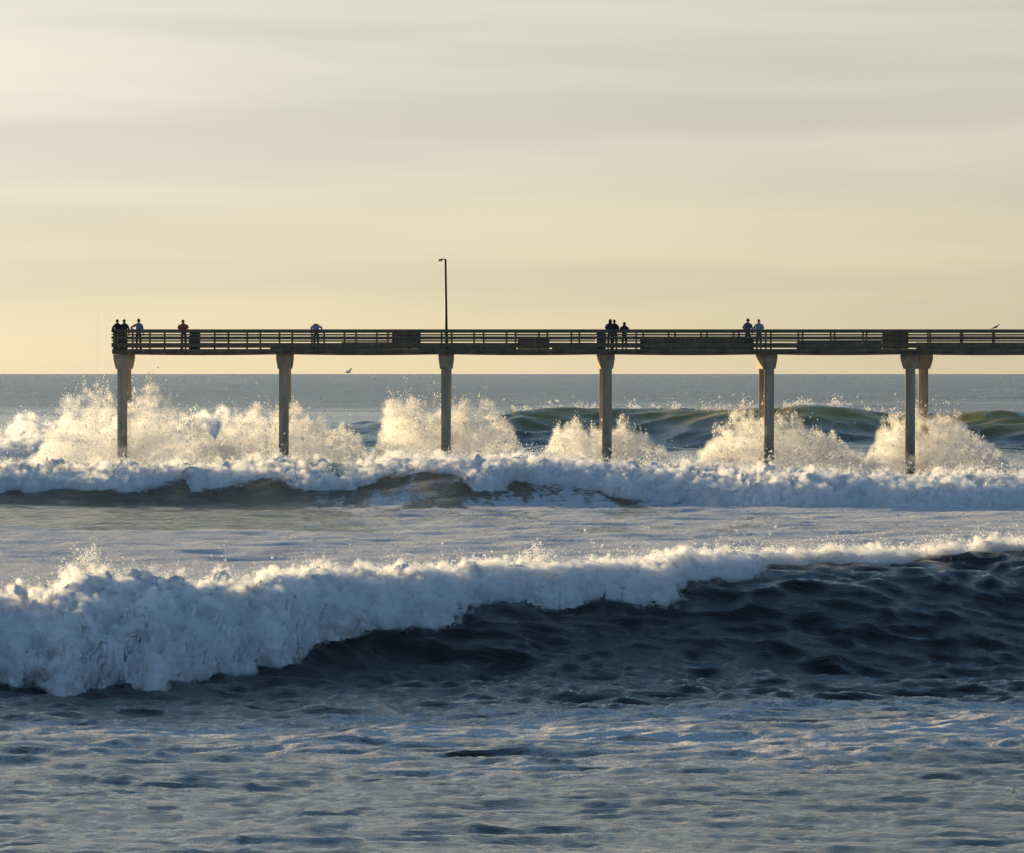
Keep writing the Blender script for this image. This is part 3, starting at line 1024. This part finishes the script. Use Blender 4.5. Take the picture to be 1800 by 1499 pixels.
barrel(342, 360.9, 0.33, RAILH - 0.02, 'blue black barrel beside the person in the rust red jacket')
barrel(1056, 360.9, 0.30, RAILH - 0.10, 'blue black barrel just left of the pair in dark jackets')


# ------------------------------------------------------------------ people
def skin_mesh(name, joints, bones, root):
    """joints: name -> ((x,y,z), r or (rx,ry)); grown with a Skin modifier, then frozen"""
    keys = list(joints)
    idx = {k: i for i, k in enumerate(keys)}
    me = bpy.data.meshes.new(name)
    me.from_pydata([joints[k][0] for k in keys], [(idx[a], idx[b]) for a, b in bones], [])
    o = bpy.data.objects.new(name, me)
    COL.objects.link(o)
    o.modifiers.new('skin', 'SKIN').use_smooth_shade = True
    for k in keys:
        sv = me.skin_vertices[0].data[idx[k]]
        r = joints[k][1]
        sv.radius = r if isinstance(r, tuple) else (r, r)
        sv.use_root = (k == root)
    sm = o.modifiers.new('sub', 'SUBSURF'); sm.levels = sm.render_levels = 1 if name == 'trousers' else 2
    dg = bpy.context.evaluated_depsgraph_get()
    out = bpy.data.meshes.new_from_object(o.evaluated_get(dg))
    out.name = name
    bpy.data.objects.remove(o); bpy.data.meshes.remove(me)
    return out


ARMS = {
    'rail': ((0.27, 0.10, 1.19), (0.16, 0.33, 1.13), (0.12, 0.36, 1.125)),
    'down': ((0.25, -0.02, 1.13), (0.26, 0.06, 0.90), (0.26, 0.08, 0.82)),
    'akimbo': ((0.44, -0.06, 1.20), (0.21, 0.02, 1.04), (0.17, 0.08, 1.02)),
    'rod': ((0.27, 0.14, 1.15), (0.13, 0.36, 1.16), (0.10, 0.42, 1.17)),
    'prop': ((0.34, 0.16, 1.24), (0.36, 0.24, 1.10), (0.34, 0.30, 1.10)),
}


def person(label, px, Y, height, coat, trousers, hair, style='short', lean=6, yaw=0, arms=('rail', 'rail'), headfwd=0.0, wide=1.0, long_coat=False, nod=0.0):
    root = empty('person', (wx(px, Y), Y, DECK), R(yaw))
    tag(root, label, 'person', 'people standing on the pier')
    k = height / 1.725
    root.scale = (k, k, k)
    Lr = R(lean)

    def up(p, extra=0.0):
        x, y, z = p
        dz = z - 0.93
        if dz <= 0:
            return p
        a = Lr
        return (x, y * math.cos(a) + dz * math.sin(a), 0.93 + dz * math.cos(a) - y * math.sin(a))

    def head(p):
        x, y, z = p
        dz = z - 1.46 - 0.03
        a = R(nod)
        return up((x, y * math.cos(a) + dz * math.sin(a) + headfwd, 1.46 + dz * math.cos(a) - y * math.sin(a)))

    J = {'pelvis': (up((0, 0, 0.95)), (0.145 * wide, 0.10)), 'waist': (up((0, 0, 1.10)), (0.125 * wide, 0.09)),
         'chest': (up((0, 0, 1.30)), (0.15 * wide, 0.10)), 'neck0': (up((0, 0.0, 1.46)), (0.065, 0.06)), 'neck': (head((0, 0.01, 1.52)), 0.062),
         'jaw': (head((0, 0.030, 1.565)), (0.074, 0.086)), 'cheek': (head((0, 0.022, 1.605)), (0.092, 0.106)), 'skull': (head((0, 0.012, 1.65)), (0.098, 0.116)),
         'brow': (head((0, 0.006, 1.69)), (0.084, 0.102)), 'crown': (head((0, 0.002, 1.722)), (0.046, 0.056)),
         'nose': (head((0, 0.115, 1.625)), 0.012)}
    E = [('pelvis', 'waist'), ('waist', 'chest'), ('chest', 'neck0'), ('neck0', 'neck'), ('neck', 'jaw'), ('jaw', 'cheek'), ('cheek', 'skull'), ('skull', 'brow'), ('brow', 'crown'), ('cheek', 'nose')]
    coatJ = {'pelvis': (up((0, 0, 0.90 if not long_coat else 0.72)), (0.168 * wide, 0.125)), 'waist': (up((0, 0, 1.10)), (0.155 * wide, 0.12)),
             'chest': (up((0, 0, 1.30)), (0.178 * wide, 0.13)), 'yoke': (up((0, 0.0, 1.41)), (0.15 * wide, 0.11)), 'collar': (up((0, 0.005, 1.50)), (0.085, 0.08))}
    coatE = [('pelvis', 'waist'), ('waist', 'chest'), ('chest', 'yoke'), ('yoke', 'collar')]
    trJ = {'seat': (up((0, 0, 0.98)), (0.150 * wide, 0.112)), 'crotch': ((0, 0, 0.87), (0.14 * wide, 0.105))}
    trE = [('seat', 'crotch')]
    for s, nm in ((-1, 'l'), (1, 'r')):
        pose = ARMS[arms[0 if s < 0 else 1]]
        el, wr, ha = [up((s * p[0], p[1], p[2])) if arms[0 if s < 0 else 1] in ('down', 'akimbo') else (s * p[0], p[1] + 0.10 * math.sin(Lr) * 3, p[2]) for p in pose]
        sh = up((s * 0.172 * wide, 0.01, 1.375))
        J.update({'sh' + nm: (sh, 0.055), 'el' + nm: (el, 0.042), 'wr' + nm: (wr, 0.029), 'ha' + nm: (ha, (0.040, 0.018))})
        E += [('chest', 'sh' + nm), ('sh' + nm, 'el' + nm), ('el' + nm, 'wr' + nm), ('wr' + nm, 'ha' + nm)]
        d = (Vector(ha) - Vector(wr)).normalized()
        sidev = Vector((s, 0, 0)) if abs(d.x) < 0.8 else Vector((0, 0, 1))
        sidev = (sidev - d * sidev.dot(d)).normalized()
        curl = Vector((0, 0, -1)) if abs(d.z) < 0.7 else Vector((-s, 0, 0))
        for f, (o_, ln) in enumerate(((-0.030, 0.062), (-0.010, 0.072), (0.010, 0.068), (0.030, 0.052))):
            b0 = Vector(ha) + sidev * o_ + d * 0.015
            m0 = b0 + d * ln * 0.55
            t0 = m0 + (d * 0.5 + curl * 0.8).normalized() * ln * 0.5
            J.update({f'f{f}{nm}a': (tuple(b0), 0.010), f'f{f}{nm}b': (tuple(m0), 0.009), f'f{f}{nm}c': (tuple(t0), 0.008)})
            E += [('ha' + nm, f'f{f}{nm}a'), (f'f{f}{nm}a', f'f{f}{nm}b'), (f'f{f}{nm}b', f'f{f}{nm}c')]
        th0 = Vector(wr).lerp(Vector(ha), 0.5) - sidev * 0.035
        th1 = th0 - sidev * 0.03 + d * 0.04 + curl * 0.01
        J.update({'ta' + nm: (tuple(th0), 0.012), 'tb' + nm: (tuple(th1), 0.009)})
        E += [('wr' + nm, 'ta' + nm), ('ta' + nm, 'tb' + nm)]
        coatJ.update({'sh' + nm: (sh, 0.078), 'el' + nm: (el, 0.060), 'wr' + nm: (tuple(Vector(el).lerp(Vector(wr), 0.92)), 0.044)})
        coatE += [('chest', 'sh' + nm), ('sh' + nm, 'el' + nm), ('el' + nm, 'wr' + nm)]
        hp, kn, an = (s * 0.085, 0, 0.88), (s * 0.10, 0.02, 0.50), (s * 0.105, -0.01, 0.085)
        J.update({'hp' + nm: (hp, 0.078), 'kn' + nm: (kn, 0.055), 'an' + nm: (an, 0.038), 'to' + nm: ((s * 0.125, 0.15, 0.035), (0.038, 0.028))})
        E += [('pelvis', 'hp' + nm), ('hp' + nm, 'kn' + nm), ('kn' + nm, 'an' + nm), ('an' + nm, 'to' + nm)]
        trJ.update({'hp' + nm: (hp, 0.100), 'kn' + nm: (kn, 0.076), 'an' + nm: ((an[0], an[1], 0.11), 0.066)})
        trE += [('crotch', 'hp' + nm), ('hp' + nm, 'kn' + nm), ('kn' + nm, 'an' + nm)]
    link('body', skin_mesh('body', J, E, 'pelvis'), M_SKIN, root)
    link('jacket', skin_mesh('jacket', coatJ, coatE, 'waist'), coat, root)
    link('trousers', skin_mesh('trousers', trJ, trE, 'seat'), trousers, root)
    for s in (-1, 1):
        bm = bmesh.new()
        tube(bm, [(s * 0.10, -0.085, 0.045), (s * 0.103, -0.05, 0.058), (s * 0.112, 0.06, 0.05), (s * 0.125, 0.16, 0.036), (s * 0.13, 0.20, 0.026)],
             [(0.030, 0.035), (0.044, 0.055), (0.048, 0.048), (0.046, 0.034), (0.025, 0.02)], 8)
        link('shoe', bm_mesh('shoe', bm, 0, True), SHOE, root)
        bm = bmesh.new(); c = Vector(head((s * 0.032, 0.104, 1.648)))
        tube(bm, [c + Vector((0, -0.012, 0)), c, c + Vector((0, 0.006, 0))], [0.006, 0.011, 0.004], 6)
        link('eye', bm_mesh('eye', bm, 0, True), EYEM, root)
        bm = bmesh.new(); c = Vector(head((s * 0.092, 0.0, 1.625)))
        tube(bm, [c + Vector((0, -0.006, -0.03)), c + Vector((s * 0.012, -0.010, 0)), c + Vector((0, -0.006, 0.03))], [0.006, 0.014, 0.008], 6)
        link('ear', bm_mesh('ear', bm, 0, True), M_SKIN, root)
    bm = bmesh.new()
    a, b, c = (Vector(head((x_, 0.098, 1.585))) for x_ in (-0.022, 0, 0.022))
    tube(bm, [a, b + Vector((0, 0.006, 0)), c], [0.004, 0.007, 0.004], 6)
    link('mouth', bm_mesh('mouth', bm, 0, True), LIPS, root)
    def shell(nm, parts):
        bm = bmesh.new()
        for c, rr in parts:
            res = bmesh.ops.create_icosphere(bm, subdivisions=2, radius=1.0)
            for v in res['verts']:
                v.co = Vector(head((c[0] + v.co.x * rr[0], c[1] + v.co.y * rr[1], c[2] + v.co.z * rr[2])))
        link(nm, bm_mesh(nm, bm, 0, True), hair, root)
    if style == 'cap':
        shell('cap', [((0, -0.006, 1.672), (0.090, 0.104, 0.078)), ((0, 0.105, 1.672), (0.062, 0.075, 0.012))])
    elif style == 'long':
        shell('hair', [((0, -0.018, 1.652), (0.092, 0.104, 0.100)), ((0, -0.050, 1.56), (0.098, 0.062, 0.115)), ((0, -0.085, 1.46), (0.105, 0.045, 0.12))])
    else:
        shell('hair', [((0, -0.018, 1.660), (0.086, 0.100, 0.092))])
    return root


def cloth(name, c): return simple_mat(name, c, 0.9, 0.18, 9.0, 0.3)


SHOE = cloth('shoe_leather', (0.02, 0.018, 0.016))
EYEM = simple_mat('eye_dark', (0.02, 0.015, 0.01), 0.3, 0.05)
LIPS = simple_mat('lips', (0.30, 0.12, 0.10), 0.5, 0.05)
C_BLACK = cloth('black_cloth', (0.018, 0.017, 0.016))
C_DARK = cloth('charcoal_cloth', (0.030, 0.030, 0.030))
C_NAVY = cloth('navy_cloth', (0.030, 0.028, 0.050))
C_BLUE = cloth('pale_blue_cloth', (0.20, 0.235, 0.27))
C_RUST = cloth('rust_red_cloth', (0.38, 0.075, 0.025))
C_LILAC = cloth('pale_lilac_cloth', (0.26, 0.27, 0.37))
C_GREY = cloth('pale_grey_cloth', (0.30, 0.30, 0.32))
C_STEEL = cloth('steel_blue_cloth', (0.10, 0.11, 0.14))
C_JEAN = cloth('dark_jeans', (0.025, 0.028, 0.035))
C_KHAKI = cloth('grey_trousers', (0.06, 0.06, 0.055))
H_BLACK = cloth('dark_hair', (0.018, 0.013, 0.010))
H_BROWN = cloth('brown_hair', (0.10, 0.055, 0.022))
H_CAP = cloth('tan_cap', (0.22, 0.18, 0.11))

YP = YF - 0.62
person('person in dark jacket holding a fishing rod at the far left corner of the pier', 207, YP, 1.76, C_BLACK, C_DARK, H_BLACK, 'short', 14, 14, ('rod', 'rod'))
person('person in dark jacket and dark cap, close beside the one with the fishing rod', 219.5, YP + 0.05, 1.75, C_DARK, C_JEAN, H_BLACK, 'cap', 10, 20, ('rail', 'down'))
person('person in pale blue shirt with a hand on the hip near the pier end', 243.5, YP - 0.1, 1.77, C_BLUE, C_DARK, H_BLACK, 'short', 4, -10, ('akimbo', 'down'))
person('hunched person in a rust red jacket beside a barrel', 323, YP, 1.78, C_RUST, C_DARK, H_BLACK, 'short', 24, 12, ('rail', 'rail'), 0.03, 1.25)
person('person in a pale top bent low over the railing left of the lamp', 556, YP - 0.1, 1.76, C_LILAC, C_KHAKI, H_BLACK, 'short', 34, 10, ('rail', 'prop'), 0.10, 1.0, nod=48)
person('person in a purple black jacket, left one of the close pair', 1072.5, YP, 1.77, C_NAVY, C_DARK, H_BLACK, 'long', 14, -4, ('rail', 'rail'), 0, 1.15)
person('slim person in black, right one of the close pair', 1080.5, YP + 0.1, 1.74, C_BLACK, C_BLACK, H_BLACK, 'short', 12, 10, ('rail', 'rail'))
person('shorter person with long brown hair in black beside the close pair', 1097.5, YP, 1.60, C_BLACK, C_JEAN, H_BROWN, 'long', 12, 0, ('rail', 'rail'), 0, 1.05)
person('person in a dark steel blue jacket standing beside the one in pale grey', 1314.5, YP, 1.79, C_STEEL, C_DARK, H_BLACK, 'short', 10, -4, ('rail', 'down'))
person('person in a pale grey top and tan cap toward the right of the pier', 1334, YP, 1.76, C_GREY, C_KHAKI, H_CAP, 'cap', 12, 3, ('rail', 'rail'), 0, 1.1)

# ------------------------------------------------------------------ fishing rod
rx, ry = wx(207, YP), YP
rodr = empty('fishing_rod', (rx - 0.08, ry + 0.40, DECK + 1.16))
tag(rodr, 'thin fishing rod with its line hanging past the left end of the pier', 'fishing rod')
tip = Vector((wx(172, 367.6) - (rx - 0.08), 2.3, wz(546, 367.6) - (DECK + 1.16)))
bm = bmesh.new()
pts = [Vector((0.10, -0.28, -0.14)) + (tip - Vector((0.10, -0.28, -0.14))) * s + Vector((0, 0, -0.10 * s * s + 0.10 * s)) for s in np.linspace(0, 1, 10)]
tube(bm, pts, [0.014 - 0.010 * i / 9 for i in range(10)], 6)
link('rod', bm_mesh('rod', bm, 0, True), M_ROD, rodr)
bm = bmesh.new()
tube(bm, [pts[0] * 1.0, pts[0].lerp(pts[1], 0.9)], [0.019, 0.017], 8)
link('grip', bm_mesh('grip', bm, 0, True), C_BLACK, rodr)
bm = bmesh.new()
rp = pts[1] + Vector((0, 0, -0.05))
tube(bm, [rp + Vector((-0.03, 0, 0)), rp + Vector((-0.02, 0, 0)), rp + Vector((0.02, 0, 0)), rp + Vector((0.03, 0, 0))], [0.035, 0.026, 0.026, 0.035], 10)
link('reel', bm_mesh('reel', bm, 0, True), C_DARK, rodr)
bm = bmesh.new()
end = Vector((tip.x - 0.1, tip.y + 0.6, -(DECK + 1.16) + 0.2))
tube(bm, [tip, tip.lerp(end, 0.5), end], [0.0025, 0.0025, 0.0025], 5)
link('line', bm_mesh('line', bm), M_LINE, rodr)


# ------------------------------------------------------------------ gulls
def loft(name, stations, seg=10):
    """stations: (x, z, half height, half width) along a body"""
    bm = bmesh.new()
    rings = []
    for (x, z, hh, ww) in stations:
        rings.append([bm.verts.new((x, ww * math.cos(2 * math.pi * k / seg), z + hh * math.sin(2 * math.pi * k / seg))) for k in range(seg)])
    for A, B in zip(rings, rings[1:]):
        for k in range(seg):
            bm.faces.new((A[k], A[(k + 1) % seg], B[(k + 1) % seg], B[k]))
    bm.faces.new(rings[0]); bm.faces.new(rings[-1])
    return bm_mesh(name, bm, 0, True)


gx = wx(1751, YN)
g = empty('gull', (gx, YN, DECK + RAILH))
tag(g, 'dark gull perched on the railing at the right end', 'bird')
link('body', loft('body', [(-0.20, 0.045, 0.008, 0.02), (-0.14, 0.075, 0.030, 0.045), (-0.05, 0.115, 0.058, 0.07), (0.04, 0.155, 0.062, 0.07), (0.09, 0.195, 0.042, 0.045),
                               (0.115, 0.235, 0.034, 0.034), (0.14, 0.255, 0.036, 0.034), (0.17, 0.255, 0.020, 0.020), (0.18, 0.252, 0.008, 0.008)]), M_GULL, g)
link('beak', loft('beak', [(0.172, 0.252, 0.012, 0.010), (0.20, 0.250, 0.009, 0.007), (0.225, 0.243, 0.003, 0.002)], 6), M_BEAK, g)
link('tail', loft('tail', [(-0.29, 0.022, 0.004, 0.028), (-0.24, 0.034, 0.008, 0.035), (-0.15, 0.068, 0.014, 0.03)], 8), M_GULL, g)
for s in (-1, 1):
    wme = loft('wing', [(-0.27, 0.045, 0.006, 0.006), (-0.16, 0.085, 0.025, 0.012), (-0.04, 0.130, 0.042, 0.014), (0.05, 0.17, 0.030, 0.012), (0.08, 0.18, 0.010, 0.006)], 8)
    wo = link('wing', wme, M_GULL, g); wo.location = (0, s * 0.062, 0)
    bm = bmesh.new(); tube(bm, [(0.02, s * 0.03, 0.11), (0.01, s * 0.03, 0.055), (0.02, s * 0.03, 0.004)], [0.011, 0.006, 0.006], 6)
    link('leg', bm_mesh('leg', bm, 0, True), M_BEAK, g)

YB = 345.0
g = empty('gull', (wx(612, YB), YB, wz(655.5, YB)), R(25))
tag(g, 'small gull flying low over the water with raised wings left of the lamp', 'bird')
link('body', loft('body', [(-0.17, 0.0, 0.006, 0.02), (-0.10, 0.0, 0.026, 0.028), (0.0, 0.0, 0.040, 0.04), (0.08, 0.008, 0.034, 0.034), (0.12, 0.018, 0.026, 0.025), (0.155, 0.016, 0.012, 0.012)]), M_GULLW, g)
link('beak', loft('beak', [(0.150, 0.016, 0.009, 0.008), (0.19, 0.010, 0.003, 0.002)], 6), M_BEAK, g)
link('tail', loft('tail', [(-0.24, 0.0, 0.004, 0.045), (-0.16, 0.0, 0.010, 0.025)], 8), M_GULLW, g)
for s, tipv in ((-1, (0.12, -0.30, 0.25)), (1, (0.02, 0.42, 0.10))):
    bm = bmesh.new()
    t_ = Vector(tipv)
    m_ = t_ * 0.5 + Vector((0.03, 0, 0.05))
    sect = [(Vector((0, s * 0.02, 0.01)), 0.07), (m_, 0.065), (t_ * 0.8 + Vector((0.0, 0, 0.02)), 0.04), (t_, 0.008)]
    rings = []
    for c, ch in sect:
        rings.append([bm.verts.new(c + Vector((ch, 0, 0))), bm.verts.new(c + Vector((0.2 * ch, 0, 0.012))), bm.verts.new(c + Vector((-ch, 0, 0))), bm.verts.new(c + Vector((0.2 * ch, 0, -0.006)))])
    for A, B in zip(rings, rings[1:]):
        for k in range(4):
            bm.faces.new((A[k], A[(k + 1) % 4], B[(k + 1) % 4], B[k]))
    bm.faces.new(rings[0]); bm.faces.new(rings[-1])
    link('wing', bm_mesh('wing', bm, 0, True), M_GULLW, g)
print('done', sum(len(o.data.polygons) for o in S.objects if o.type == 'MESH'))
